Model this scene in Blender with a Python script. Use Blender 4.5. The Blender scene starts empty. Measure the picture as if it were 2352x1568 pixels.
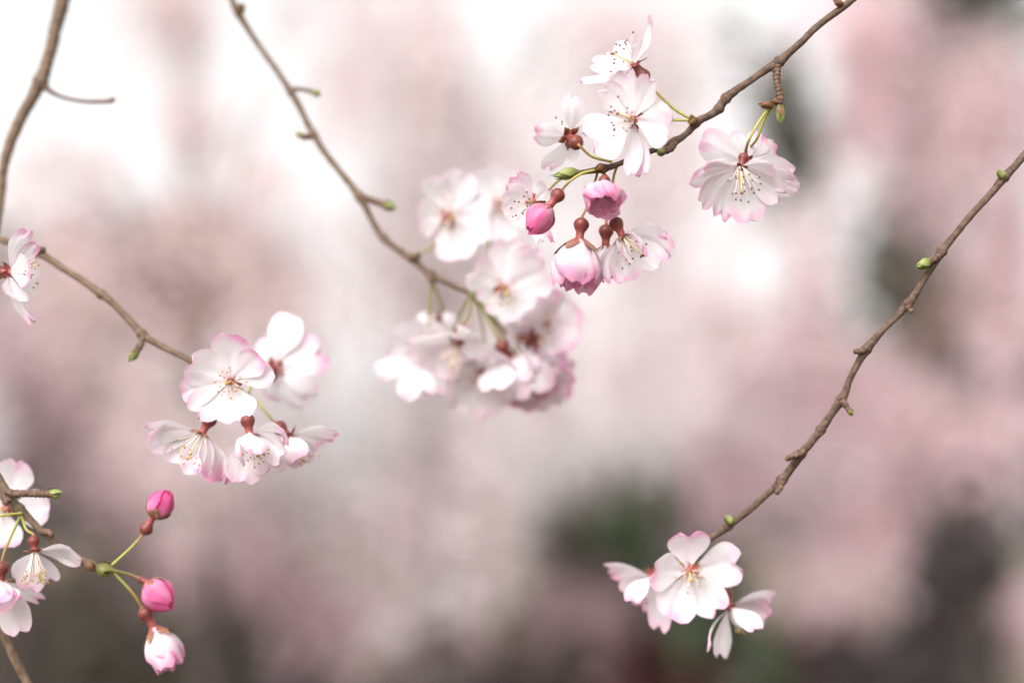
import bpy, math, random
import numpy as np
from mathutils import Vector, noise, Matrix

# ------------------------------------------------------------------ camera, sky, sun, exposure
scene = bpy.context.scene
COL = scene.collection
TILT = math.radians(8.0)
CAM = Vector((0, 0, 1.6))
LENS, SENSOR, FOCUS = 50.0, 36.0, 0.55
RIGHT = Vector((1, 0, 0))
FWD = Vector((0, math.cos(TILT), math.sin(TILT)))
UP = Vector((0, -math.sin(TILT), math.cos(TILT)))
cam_d = bpy.data.cameras.new('camera')
cam_d.lens, cam_d.sensor_width = LENS, SENSOR
cam_d.clip_start, cam_d.clip_end = 0.01, 2000
cam_d.dof.use_dof = True
cam_d.dof.focus_distance = FOCUS
cam_d.dof.aperture_fstop = 2.2
cam = bpy.data.objects.new('camera', cam_d)
COL.objects.link(cam)
cam.location = CAM
cam.rotation_euler = (math.pi / 2 + TILT, 0, 0)
scene.camera = cam

SUN_EL, SUN_AZ = math.radians(40), math.radians(205)      # high, behind the camera's left shoulder, veiled by cloud
world = bpy.data.worlds.new('World')
scene.world = world
world.use_nodes = True
nt = world.node_tree
bg = nt.nodes['Background']
sky = nt.nodes.new('ShaderNodeTexSky')
sky.sky_type = 'NISHITA'
sky.sun_disc = False
sky.sun_elevation = SUN_EL
sky.sun_rotation = SUN_AZ
sky.air_density, sky.dust_density, sky.ozone_density = 1.0, 5.0, 1.0
hsv = nt.nodes.new('ShaderNodeHueSaturation')              # overcast: almost colourless cloud light
hsv.inputs['Saturation'].default_value = 0.02
nt.links.new(sky.outputs[0], hsv.inputs['Color'])
nt.links.new(hsv.outputs[0], bg.inputs[0])
bg.inputs[1].default_value = 0.15
sun_d = bpy.data.lights.new('sun', 'SUN')
sun_d.energy, sun_d.angle, sun_d.color = 0.8, math.radians(60), (1, 0.97, 0.93)
sun = bpy.data.objects.new('sun', sun_d)
COL.objects.link(sun)
sd = Vector((math.sin(SUN_AZ) * math.cos(SUN_EL), math.cos(SUN_AZ) * math.cos(SUN_EL), math.sin(SUN_EL)))
sun.rotation_euler = sd.to_track_quat('Z', 'Y').to_euler()
vs = scene.view_settings
vs.view_transform, vs.look, vs.gamma, vs.exposure = 'Standard', 'None', 1, 1.18
scene.cycles.use_denoising = True
scene.cycles.max_bounces = 8
scene.cycles.transmission_bounces = 6
scene.cycles.diffuse_bounces = 5

# ------------------------------------------------------------------ helpers
FPX, CX, CY = LENS / SENSOR * 2352, 1176, 784
def at(x, y, d):
    return CAM + FWD * d + RIGHT * ((x - CX) / FPX * d) + UP * ((CY - y) / FPX * d)
def vec(dx, dy, dz):          # right, down, toward the viewer
    return RIGHT * dx - UP * dy - FWD * dz
def smooth(a, b, t):
    t = max(0.0, min(1.0, (t - a) / (b - a)))
    return t * t * (3 - 2 * t)
def mixc(a, b, f):
    return tuple(a[i] * (1 - f) + b[i] * f for i in range(3))
def nz(x, y, z):
    return noise.noise(Vector((x, y, z)))

def mat(name, color=None, rough=0.6, attr=None, trans=0.0, bump=None, var=None, spec=0.3, streak=False):
    m = bpy.data.materials.new(name)
    m.use_nodes = True
    t = m.node_tree
    p = t.nodes['Principled BSDF']
    p.inputs['Roughness'].default_value = rough
    p.inputs['Specular IOR Level'].default_value = spec
    src = None
    if attr:
        a = t.nodes.new('ShaderNodeAttribute'); a.attribute_name = attr
        src = a.outputs['Color']
    else:
        c = t.nodes.new('ShaderNodeRGB'); c.outputs[0].default_value = (*color, 1)
        src = c.outputs[0]
    if var:                   # (scale, dark colour, amount)
        n = t.nodes.new('ShaderNodeTexNoise'); n.inputs['Scale'].default_value = var[0]; n.inputs['Detail'].default_value = 6
        co = t.nodes.new('ShaderNodeTexCoord'); t.links.new(co.outputs['Object'], n.inputs['Vector'])
        r = t.nodes.new('ShaderNodeMapRange'); r.inputs[1].default_value = 0.4; r.inputs[2].default_value = 0.65
        r.inputs[4].default_value = var[2]
        t.links.new(n.outputs[0], r.inputs[0])
        mx = t.nodes.new('ShaderNodeMix'); mx.data_type = 'RGBA'
        mx.inputs[7].default_value = (*var[1], 1)
        t.links.new(r.outputs[0], mx.inputs[0]); t.links.new(src, mx.inputs[6])
        src = mx.outputs[2]
    if streak:                # fine veins running along a petal
        uv = t.nodes.new('ShaderNodeUVMap')
        mp = t.nodes.new('ShaderNodeMapping'); mp.inputs['Scale'].default_value = (9, 1.2, 1)
        t.links.new(uv.outputs[0], mp.inputs[0])
        n = t.nodes.new('ShaderNodeTexNoise'); n.inputs['Scale'].default_value = 2.2; n.inputs['Detail'].default_value = 4
        t.links.new(mp.outputs[0], n.inputs['Vector'])
        r = t.nodes.new('ShaderNodeMapRange'); r.inputs[1].default_value = 0.35; r.inputs[2].default_value = 0.7
        r.inputs[3].default_value = 1.0; r.inputs[4].default_value = 0.94
        t.links.new(n.outputs[0], r.inputs[0])
        mx = t.nodes.new('ShaderNodeMix'); mx.data_type = 'RGBA'; mx.blend_type = 'MULTIPLY'
        mx.inputs[0].default_value = 1
        g = t.nodes.new('ShaderNodeCombineColor')
        g.inputs[0].default_value = 1.0
        t.links.new(r.outputs[0], g.inputs[1])
        r2 = t.nodes.new('ShaderNodeMath'); r2.operation = 'POWER'; r2.inputs[1].default_value = 0.6
        t.links.new(r.outputs[0], r2.inputs[0]); t.links.new(r2.outputs[0], g.inputs[2])
        t.links.new(src, mx.inputs[6]); t.links.new(g.outputs[0], mx.inputs[7])
        src = mx.outputs[2]
        b = t.nodes.new('ShaderNodeBump'); b.inputs['Strength'].default_value = 0.25; b.inputs['Distance'].default_value = 0.0003
        t.links.new(n.outputs[0], b.inputs['Height']); t.links.new(b.outputs[0], p.inputs['Normal'])
    t.links.new(src, p.inputs['Base Color'])
    if bump:
        n = t.nodes.new('ShaderNodeTexNoise'); n.inputs['Scale'].default_value = bump[0]; n.inputs['Detail'].default_value = 8
        co = t.nodes.new('ShaderNodeTexCoord'); t.links.new(co.outputs['Object'], n.inputs['Vector'])
        b = t.nodes.new('ShaderNodeBump'); b.inputs['Strength'].default_value = 0.8; b.inputs['Distance'].default_value = bump[1]
        t.links.new(n.outputs[0], b.inputs['Height']); t.links.new(b.outputs[0], p.inputs['Normal'])
    if trans:
        tr = t.nodes.new('ShaderNodeBsdfTranslucent'); t.links.new(src, tr.inputs['Color'])
        ms = t.nodes.new('ShaderNodeMixShader'); ms.inputs[0].default_value = trans
        t.links.new(p.outputs[0], ms.inputs[1]); t.links.new(tr.outputs[0], ms.inputs[2])
        t.links.new(ms.outputs[0], t.nodes['Material Output'].inputs[0])
    return m

M = {
    'petal': mat('petal', attr='tint', rough=0.55, trans=0.5, streak=True, spec=0.25),
    'calyx': mat('calyx', attr='tint', rough=0.38, var=(1400, (0.11, 0.022, 0.018), 0.6)),
    'pedicel': mat('pedicel', attr='tint', rough=0.55, var=(700, (0.30, 0.16, 0.06), 0.35)),
    'filament': mat('filament', (0.86, 0.76, 0.70), trans=0.3),
    'anther_brown': mat('anther_brown', (0.10, 0.035, 0.03)),
    'anther_gold': mat('anther_gold', (0.42, 0.22, 0.05)),
    'style': mat('style', (0.62, 0.50, 0.16)),
    'stigma_brown': mat('stigma_brown', (0.28, 0.09, 0.05)),
    'stigma_gold': mat('stigma_gold', (0.40, 0.27, 0.05)),
    'bark': mat('bark', (0.125, 0.077, 0.052), rough=0.7, var=(480, (0.045, 0.025, 0.017), 0.85), bump=(1500, 0.0006)),
    'bark_light': mat('bark_light', (0.165, 0.108, 0.070), rough=0.7, var=(420, (0.08, 0.047, 0.029), 0.8), bump=(1300, 0.0006)),
    'spur': mat('spur', (0.085, 0.045, 0.032), rough=0.8, var=(700, (0.20, 0.125, 0.085), 0.7), bump=(1100, 0.0007)),
    'bud_green': mat('bud_green', attr='tint', rough=0.45, trans=0.15, var=(900, (0.16, 0.20, 0.04), 0.35)),
    'blossom': mat('blossom', attr='tint', rough=0.7, trans=0.5, spec=0.1),
    'leaf': mat('leaf', attr='tint', rough=0.6, trans=0.12, spec=0.25),
    'far_twig': mat('far_twig', (0.20, 0.13, 0.11), rough=0.9, var=(30, (0.10, 0.06, 0.05), 0.7)),
    'trunk': mat('trunk', (0.055, 0.042, 0.036), rough=0.9, var=(14, (0.02, 0.016, 0.014), 0.9), bump=(40, 0.02)),
    'ground': mat('ground', (0.13, 0.095, 0.065), rough=0.95, var=(1.3, (0.06, 0.075, 0.03), 0.9), bump=(25, 0.03)),
}

def mesh(name, verts, faces, m, parent=None, cols=None, uvs=None, loc=None):
    """one mesh object; verts in world space, stored relative to the thing's base"""
    org = parent['_o'] if parent is not None else (loc if loc is not None else Vector((0, 0, 0)))
    org = Vector(org)
    me = bpy.data.meshes.new(name)
    me.from_pydata([tuple(Vector(v) - org) for v in verts], [], faces)
    me.polygons.foreach_set('use_smooth', [True] * len(me.polygons))
    if cols is not None:
        a = me.color_attributes.new('tint', 'FLOAT_COLOR', 'POINT')
        a.data.foreach_set('color', [c for col in cols for c in (*col, 1.0)])
    if uvs is not None:
        l = me.uv_layers.new(name='UVMap')
        vi = [0] * len(me.loops); me.loops.foreach_get('vertex_index', vi)
        l.data.foreach_set('uv', [k for i in vi for k in uvs[i]])
    me.materials.append(m)
    me.update()
    o = bpy.data.objects.new(name, me)
    COL.objects.link(o)
    if parent is not None:
        o.parent = parent
        o['_o'] = parent['_o']
    else:
        o.location = org
        o['_o'] = tuple(org)
    return o

def thing(name, label, cat, loc, group=None, kind=None):
    o = bpy.data.objects.new(name, None)
    o.empty_display_size = 0.01
    COL.objects.link(o)
    o.location = loc
    o['_o'] = tuple(loc)
    o['label'], o['category'] = label, cat
    if group: o['group'] = group
    if kind: o['kind'] = kind
    return o

def catmull(pts, step):
    """pts: list of tuples (Vector, *scalars) -> resampled list"""
    out = []
    n = len(pts)
    for i in range(n - 1):
        p0, p1, p2, p3 = pts[max(i - 1, 0)], pts[i], pts[i + 1], pts[min(i + 2, n - 1)]
        k = max(2, int((p2[0] - p1[0]).length / step))
        for j in range(k):
            t = j / k
            def cr(a, b, c, d):
                return 0.5 * ((2 * b) + (c - a) * t + (2 * a - 5 * b + 4 * c - d) * t * t + (3 * b - a - 3 * c + d) * t ** 3)
            out.append(tuple(cr(p0[q], p1[q], p2[q], p3[q]) for q in range(len(p1))))
    out.append(pts[-1])
    return out

def tube_geo(pts, rads, sides=8, rough=0.0, seed=0):
    verts, faces = [], []
    n = len(pts)
    T = [(pts[min(i + 1, n - 1)] - pts[max(i - 1, 0)]).normalized() for i in range(n)]
    ref = Vector((0, 0, 1)) if abs(T[0].z) < 0.9 else Vector((1, 0, 0))
    N = T[0].cross(ref).normalized()
    for i in range(n):
        N = (N - T[i] * N.dot(T[i])).normalized()
        B = T[i].cross(N)
        for s in range(sides):
            a = 2 * math.pi * s / sides
            r = rads[i]
            if rough:
                r *= 1 + rough * nz(math.cos(a) * 1.3 + seed * 7.1, math.sin(a) * 1.3, i * 0.45) + rough * 0.5 * nz(a * 2, i * 1.7, seed)
            verts.append(pts[i] + (N * math.cos(a) + B * math.sin(a)) * r)
    for i in range(n - 1):
        for s in range(sides):
            a, b = i * sides + s, i * sides + (s + 1) % sides
            faces.append((a, b, b + sides, a + sides))
    verts.append(pts[0]); faces += [(len(verts) - 1, (s + 1) % sides, s) for s in range(sides)]
    verts.append(pts[-1]); o = (n - 1) * sides
    faces += [(len(verts) - 1, o + s, o + (s + 1) % sides) for s in range(sides)]
    return verts, faces

def ball_geo(c, axis, rl, rw, seg=6, rings=4):
    pts = [c + axis * (rl * -math.cos(math.pi * i / rings)) for i in range(rings + 1)]
    return tube_geo(pts, [max(0.05 * rw, rw * math.sin(math.pi * i / rings)) for i in range(rings + 1)], seg)

WHITE, PINK, DEEP = (0.82, 0.782, 0.796), (0.82, 0.37, 0.58), (0.74, 0.11, 0.33)
RED, OLIVE, LIME = (0.16, 0.038, 0.03), (0.17, 0.12, 0.05), (0.32, 0.325, 0.07)

def petal_col(u, v, pink, deep, seed):
    n = nz(u * 1.6 + seed * 3.7, v * 2.3, seed * 1.3)
    f = smooth(0.66, 1.08, v + 0.13 * u * u + 0.22 * n) * min(1.0, pink) + max(0, pink - 1.0) * 0.45
    f += 0.10 * smooth(0.25, 0.0, v)
    f += 0.05 * smooth(0.0, 0.5, n) * pink
    c = mixc(WHITE, PINK, min(1, f))
    if deep:
        g = deep * (0.35 + 0.65 * smooth(0.15, 0.95, v * 0.75 + 0.35 * abs(u) + 0.45 * n))
        c = mixc(mixc(c, PINK, min(1, deep * 0.8)), DEEP, min(1, g))
    return c

def add_petal(parent, base, tip, A, width, bend, cup, notch, pink, seed, ruffle=0.05, deep=0.0, name='petal', m='petal', NU=12, NV=14, roll=0.0):
    rnd = random.Random(seed * 77 + 5)
    t = tip - base
    L = t.length
    T = t / L
    Nn = A - T * A.dot(T)
    if Nn.length < 0.15:
        Nn = -FWD - T * (-FWD).dot(T)
    Nn.normalize()
    if roll:
        Nn = Matrix.Rotation(roll, 3, T) @ Nn
    B = T.cross(Nn)
    lop, curl = rnd.uniform(-0.10, 0.10), rnd.uniform(-0.12, 0.16)
    fold = rnd.uniform(-0.25, 0.55)
    nt1, nt2 = rnd.uniform(-0.25, 0.25), rnd.uniform(0.12, 0.24)
    verts, cols, uvs, faces = [], [], [], []
    for j in range(NV + 1):
        q = j / NV
        v = 0.45 * q + 0.55 * math.sin(math.pi / 2 * q)                     # rows crowd towards the rounded end
        wv = width * 0.5 * (0.12 + 0.88 * smooth(0.0, 0.66, v) ** 0.85) * math.sqrt(max(0.0, 1 - (max(0.0, v - 0.58) / 0.4201) ** 2.5))
        h = -bend * L * math.sin(math.pi * v) + curl * L * v ** 4 * 0.5
        for i in range(NU + 1):
            u = -1 + 2 * i / NU
            x = u * wv
            xr = x / (width * 0.5)
            y = v - notch * math.exp(-((xr - nt1 * .5) / (nt2 * 1.0)) ** 2) * smooth(0.70, 1.0, v)
            y += smooth(0.45, 1.0, v) * (0.035 * nz(xr * 3.3 + seed, seed * 2.2, 4.0) + 0.016 * nz(xr * 8 + seed, 3.3, seed)) + lop * xr * v * v * 0.6
            x *= 1 + 0.09 * nz(v * 2.6, seed * 1.9, math.copysign(4, u))
            uu = abs(xr)
            z = h + cup * width * 0.5 * xr * xr * (0.5 + 0.5 * v)
            z += ruffle * L * v * v * (nz(xr * 1.9 + seed * 5.1, v * 2.2, seed * 0.7) * 1.3 + 0.6 * nz(xr * 4.5, v * 3 + seed, 2.0))
            z += fold * width * 0.5 * max(0, uu - 0.60) * v * (1 if u * fold > 0 else 0.3)
            z -= 0.09 * width * 0.5 * math.exp(-(xr / 0.13) ** 2) * (1 - 0.4 * v)       # midrib crease
            verts.append(base + T * (L * y) + B * x + Nn * z)
            cols.append(petal_col(u * (0.35 + 0.65 * min(1, wv / (width * .45))), v, pink, deep, seed))
            uvs.append((xr * 0.5 + 0.5 + seed * 0.37, v))
    W = NU + 1
    faces = [(j * W + i, j * W + i + 1, (j + 1) * W + i + 1, (j + 1) * W + i) for j in range(NV) for i in range(NU)]
    return mesh(name, verts, faces, M[m], parent, cols, uvs)

def frame_of(A):
    ref = RIGHT if abs(A.dot(RIGHT)) < 0.85 else UP
    X = (ref - A * ref.dot(A)).normalized()
    return X, A.cross(X)

def add_wrap(parent, base, A, L, prof, th0, dth, over, notch, pink, deep, seed, name='petal', m='petal', cols3=None, NU=9, NV=11):
    """a petal or bud scale lying round the axis A; prof(v) -> (radius, height) in units of L"""
    X, Y = frame_of(A)
    rnd = random.Random(seed * 31 + 3)
    ls, wob = rnd.uniform(0.91, 1.05), rnd.uniform(-0.08, 0.08)
    ro, pinch, cr = rnd.uniform(0.93, 1.08), rnd.uniform(-0.26, 0.06) if not (cols3 or deep > .5) else 0.0, rnd.uniform(0.03, 0.09) if not cols3 else 0.0
    verts, cols, uvs = [], [], []
    for j in range(NV + 1):
        v = j / NV
        for i in range(NU + 1):
            u = -1 + 2 * i / NU
            vv = v * (1 - v * v * (0.34 if not cols3 else 0.5) * abs(u) ** 2.0 - v ** 5 * notch * math.exp(-(u / 0.2) ** 2) + wob * u * v + 0.05 * v * nz(u * 2.5, seed * 1.7, 0)) * ls
            r, h = prof(vv)
            r = r * (1 + over * u + 0.15 * nz(u * 1.6 + seed, vv * 2.5, seed) * (0.4 + v) + pinch * v ** 3 - cr * math.exp(-(u / 0.22) ** 2) * smooth(.1, .5, v)) * ro + over * 0.06 * (u + 1)
            wid = dth * (0.55 + 0.45 * smooth(0, 0.45, v))
            th = th0 + u * wid * 0.5
            verts.append(base + A * (h * L) + (X * math.cos(th) + Y * math.sin(th)) * (r * L))
            if cols3:
                cols.append(mixc(cols3[0], cols3[1], smooth(0.1, 0.9, v + 0.3 * nz(u, v * 2, seed))))
            else:
                cols.append(petal_col(u, v, pink, deep, seed))
            uvs.append((u * 0.5 + 0.5 + seed * 0.37, v))
    W = NU + 1
    faces = [(j * W + i, j * W + i + 1, (j + 1) * W + i + 1, (j + 1) * W + i) for j in range(NV) for i in range(NU)]
    return mesh(name, verts, faces, M[m], parent, cols, uvs)

SEED = [0]
def nseed():
    SEED[0] += 1
    return SEED[0]

def add_calyx(root, c, A, s, k=1.0, neck=1.0, red=1.0):
    prof = [(-6, 7.5), (0, 9.5), (8, 9.0), (16, 9.5), (21, 12.5), (27, 16), (34, 17.5), (41, 15.5), (46, 10), (49, 4.5)]
    pts = [c - A * ((d if d < 18 else d + (neck - 1) * 16) * s * k) for d, r in prof]
    v, f = tube_geo(pts, [r * s * k for d, r in prof], 12, 0.05, nseed())
    rr = random.Random(SEED[0])
    cols = []
    for p in v:
        h = (c - p).dot(A) / (s * k)
        cols.append(mixc(mixc((0.34, 0.085, 0.075), RED, smooth(0, 30, h)), OLIVE, 0.25 * (1 - red) + 0.25 * smooth(40, 50, h)))
    mesh('calyx_tube', v, f, M['calyx'], root, cols)
    return pts[-1]

def add_sepals(root, c, A, s, k=1.0, reflex=0.25, roll=0.0, n=5):
    X, Y = frame_of(A)
    for i in range(n):
        th = roll + 2 * math.pi * i / n
        d = (X * math.cos(th) + Y * math.sin(th))
        b = c + d * (8 * s * k) - A * (2 * s * k)
        tip = b + (d * math.cos(reflex) - A * math.sin(reflex)) * (24 * s * k)
        NU, NV = 4, 6
        verts, cols, uvs = [], [], []
        T = (tip - b); Bv = T.normalized().cross(A).normalized(); Nn = Bv.cross(T.normalized())
        for j in range(NV + 1):
            v = j / NV
            w = 8.5 * s * k * (1 - v ** 1.6) * (0.8 + 0.5 * math.sin(math.pi * v)) + 0.3 * s
            for q in range(NU + 1):
                u = -1 + 2 * q / NU
                verts.append(b + T * v + Bv * (u * w) + Nn * (1.8 * s * (u * u) - 2.5 * s * math.sin(math.pi * v)))
                cols.append(mixc((0.30, 0.07, 0.055), (0.27, 0.19, 0.09), smooth(0.45, 1.1, v + 0.2 * abs(u))))
                uvs.append((u * .5 + .5, v))
        W = NU + 1
        mesh('sepal', verts, [(j * W + q, j * W + q + 1, (j + 1) * W + q + 1, (j + 1) * W + q) for j in range(NV) for q in range(NU)], M['calyx'], root, cols, uvs)

def add_pedicel(root, start, A, ped, s, r=3.2, red=0.35):
    """ped: list of (x, y, depth) from the flower to the twig"""
    pts = [(start + A * (3 * s),), (start - A * (4 * s),)] + [(at(*p),) for p in ped]
    pts = [p[0] for p in catmull(pts, 7 * s)]
    n = len(pts)
    rad = [s * r * (1.45 - 0.45 * smooth(0, 0.14, i / n) + 0.3 * smooth(0.9, 1.0, i / n)) for i in range(n)]
    v, f = tube_geo(pts, rad, 7)
    cols = []
    for i in range(n):
        c = mixc((0.27, 0.10, 0.055), LIME, smooth(0.0, 0.25 + red, i / n))
        cols += [c] * 7
    cols += [cols[0], cols[-1]]
    mesh('pedicel', v, f, M['pedicel'], root, cols)

def add_stamens(root, c, A, s, n, length, spread, gold, seed, pistil=True, R=1.0):
    rnd = random.Random(seed * 13 + 1)
    X, Y = frame_of(A)
    for i in range(n):
        th = 2 * math.pi * (i * 0.381966 + rnd.uniform(-.05, .05))
        sp = spread * math.sqrt((i + 0.7) / n) * rnd.uniform(0.8, 1.15)
        L = length * rnd.uniform(0.72, 1.12) * s
        d = A * math.cos(sp) + (X * math.cos(th) + Y * math.sin(th)) * math.sin(sp)
        b = c + (X * math.cos(th) + Y * math.sin(th)) * (5 * s) - A * (3 * s)
        side = (X * math.cos(th) + Y * math.sin(th))
        pts = [b + d * (L * t) + A * (0.10 * L * math.sin(math.pi * t)) + side * (0.05 * L * t * t * rnd.uniform(-1, 1)) for t in (0, .25, .5, .75, 1)]
        v, f = tube_geo(pts, [1.0 * s, 0.9 * s, 0.8 * s, 0.7 * s, 0.6 * s], 5)
        st = mesh('stamen', v, f, M['filament'], root)
        ax = (d + side * rnd.uniform(-.5, .5)).normalized()
        v, f = ball_geo(pts[-1], ax, 3.0 * s, 2.3 * s)
        mesh('anther', v, f, M['anther_gold' if gold else 'anther_brown'], st)
    if pistil:
        L = length * 0.92 * s
        off = (X * rnd.uniform(-1, 1) + Y * rnd.uniform(-1, 1)) * 0.25
        d = (A + off).normalized()
        pts = [c - A * (2 * s) + d * (L * t) for t in (0, .2, .4, .7, 1)]
        v, f = tube_geo(pts, [2.6 * s, 3.0 * s, 1.8 * s, 1.6 * s, 1.7 * s], 6)
        pi = mesh('pistil', v, f, M['style'], root)
        v, f = ball_geo(pts[-1], d, 3.4 * s, 4.4 * s, 7)
        mesh('stigma', v, f, M['stigma_gold' if gold else 'stigma_brown'], pi)

FLOWER_GROUP = 'cherry blossoms on the twigs'
def flower(label, c, axis, petals, ped=None, R=106, st=(16, 58, 0.75), gold=False, phi=72, cal=None, calyx=True, bend=0.10, cup=0.22,
           sep_reflex=0.25, name='cherry_blossom', pistil=True, k=1.0, neck=1.0, cat='flower', group=FLOWER_GROUP, pk=1.0):
    """petals: (dx, dy, width, pink[, dz[, deep]]) tip offsets from the throat in units of 1/2352 of the frame at that depth"""
    d = c[2]
    s = d / FPX
    C = at(*c)
    A = vec(*axis).normalized()
    CA = -vec(*cal).normalized() if cal else A
    base = C - CA * (50 * s * k)
    root = thing(name, label, cat, base, group)
    end = base
    if calyx:
        end = add_calyx(root, C, CA, s, k, neck)
        add_sepals(root, C, CA, s, k, sep_reflex if phi > 60 else min(sep_reflex, -0.45), roll=SEED[0] * 1.3)
    tgt = math.cos(math.radians(phi))
    for p in petals:
        dx, dy, w, pink = p[:4]
        q = math.sqrt(max(0.0, R * R - dx * dx - dy * dy))
        if len(p) > 4 and p[4] is not None:
            dz = p[4]
        else:
            best = None
            for z in (q, q * 0.5, 0, -q * 0.5, -q):
                tv = vec(dx, dy, z)
                e = abs(tv.normalized().dot(A) - tgt)
                if best is None or e < best[0]: best = (e, z)
            dz = best[1]
        deep = p[5] if len(p) > 5 else 0.0
        T = vec(dx, dy, dz) * (s * random.Random(SEED[0] + 9).uniform(.97, 1.07))
        rad = (T - A * T.dot(A))
        rad = rad.normalized() if rad.length > 1e-6 else T.normalized()
        sd_ = nseed()
        rr = random.Random(sd_)
        hint = (A - FWD * (math.copysign(0.5, axis[2]) if abs(axis[2]) < .6 * Vector(axis).length else 0)).normalized()
        add_petal(root, C + rad * (6 * s), C + T, hint, w * s * 1.06, bend * rr.uniform(0.5, 1.5), cup * rr.uniform(0.4, 1.5),
                  rr.choice([0.05, 0.10, 0.14, 0.18]), pink * pk, sd_, 0.05, deep)
    if st and st[0]:
        add_stamens(root, C, A, s, st[0], st[1], st[2], gold, nseed(), pistil)
    if ped:
        add_pedicel(root, end, CA, ped, s)
    return root

def auto(n, R, phi, axis, roll=0.0, w=80, pink=0.6, jit=0.12, seed=1):
    """evenly set petals for a flower with this axis, as tip offsets"""
    rnd = random.Random(seed)
    A = Vector((axis[0], axis[1], axis[2])).normalized()
    ref = Vector((1, 0, 0)) if abs(A.x) < .85 else Vector((0, 1, 0))
    X = (ref - A * ref.dot(A)).normalized(); Y = A.cross(X)
    out = []
    for i in range(n):
        th = roll + 2 * math.pi * i / n + rnd.uniform(-jit, jit)
        ph = math.radians(phi + rnd.uniform(-8, 8))
        L = R * rnd.uniform(0.92, 1.06)
        v = (A * math.cos(ph) + (X * math.cos(th) + Y * math.sin(th)) * math.sin(ph)) * L
        out.append((v.x, v.y, w * rnd.uniform(.88, 1.12), pink * rnd.uniform(.5, 1.3), v.z))
    return out

def bell(label, c, axis, L, mouth, n=5, pink=0.8, deep=0.0, ped=None, roll=0.0, st=None, gold=False, k=1.0, neck=1.0, closed=False,
         name='cherry_blossom', cat='flower', group=FLOWER_GROUP, cal=None, notch=0.12, inner=True, extra=()):
    d = c[2]; s = d / FPX
    C = at(*c); A = vec(*axis).normalized()
    CA = -vec(*cal).normalized() if cal else A
    root = thing(name, label, cat, C - CA * (50 * s * k), group)
    end = add_calyx(root, C, CA, s, k, neck)
    m = mouth / L
    if closed:
        prof = lambda v: (m * 0.5 * max(0.02, math.sin(math.pi * min(1, max(0, v)) ** 0.80)) ** 0.75, min(v, 1.03))
    else:
        prof = lambda v: (0.06 + m * 0.5 * (max(0, math.sin(math.pi * 0.5 * min(1, max(0, v) / 0.58))) ** 0.85) * (1 - 0.26 * smooth(0.6, 1.05, v)), v * (1 - 0.05 * v))
    for i in range(5):
        lim = 0.40 if closed else 0.27
        add_wrap(root, C, A, L * s, lambda v: (prof(v * lim)[0] * 1.07 + 0.012 + (0.0 if closed else 0.03 * v * v), prof(v * lim)[1] - 0.02), roll + 0.6 + i * 1.2566, 0.95, 0.0, -0.28, 0, 0, nseed(),
                 'sepal', 'calyx', ((0.27, 0.062, 0.05), (0.25, 0.15, 0.075)), 5, 6)
    for ring in range(2 if inner else 1):
        for i in range(n):
            th = roll + 2 * math.pi * (i + 0.5 * ring) / n
            sc = 1.0 if ring == 0 else (0.86 if not closed else 0.9)
            pr = (lambda v, sc=sc: (prof(v)[0] * sc, prof(v)[1] * (1.0 if sc == 1 else 0.92)))
            add_wrap(root, C, A, L * s, pr, th, 2 * math.pi / n * (1.45 if closed else 1.32), 0.13 if closed else 0.12, notch, pink, deep, nseed())
    for p in extra:
        T = vec(p[0], p[1], p[4]) * s
        sd_ = nseed()
        add_petal(root, C, C + T, A, p[2] * s, 0.12, 0.3, 0.1, p[3], sd_, 0.06, p[5] if len(p) > 5 else 0)
    if st:
        add_stamens(root, C, A, s, st[0], st[1], st[2], gold, nseed(), True)
    if ped:
        add_pedicel(root, end, CA, ped, s)
    return root

# ------------------------------------------------------------------ twigs
def twig(label, pts, nodes=(), m='bark', name='cherry_twig', seed=1, group='cherry twigs', cat='twig', rough=0.14):
    """pts: (x, y, depth, radius); nodes: (x, y) of swollen joints"""
    P = [(at(x, y, d), d / FPX * r * 0.9, x, y) for x, y, d, r in pts]
    s = pts[0][2] / FPX
    root = thing(name, label, cat, P[0][0], group)
    R = catmull(P, 5 * s)
    cen, rad = [], []
    for i, (p, r, x, y) in enumerate(R):
        k = 1 + 0.07 * nz(i * 0.11, seed * 3.3, 0)
        for q in nodes:
            e = math.hypot(x - q[0], y - q[1])
            k += 0.55 * math.exp(-(e / 8.0) ** 2) + 0.14 * math.exp(-((e - 15) / 4.0) ** 2) + 0.10 * math.exp(-((e - 25) / 4.0) ** 2)
        w = Vector((nz(i * .09, seed, 1), nz(i * .09, seed, 5), nz(i * .09, seed, 9))) * (r * 0.22)
        cen.append(p + w); rad.append(r * k)
    v, f = tube_geo(cen, rad, 14, rough, seed)
    mesh('stem', v, f, M[m], root)
    return root

def spur(root, pts, m='spur', rings=True, name='side_spur', seed=3):
    P = [(at(x, y, d), d / FPX * r) for x, y, d, r in pts]
    s = pts[0][2] / FPX
    R = catmull(P, 2.2 * s)
    rad = [r * (1 + (0.16 * math.sin(i * 1.5) if rings else 0) + 0.10 * nz(i * .3, seed, 2)) for i, (p, r) in enumerate(R)]
    v, f = tube_geo([p for p, r in R], rad, 10, 0.14, seed)
    return mesh(name, v, f, M[m], root)

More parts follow.
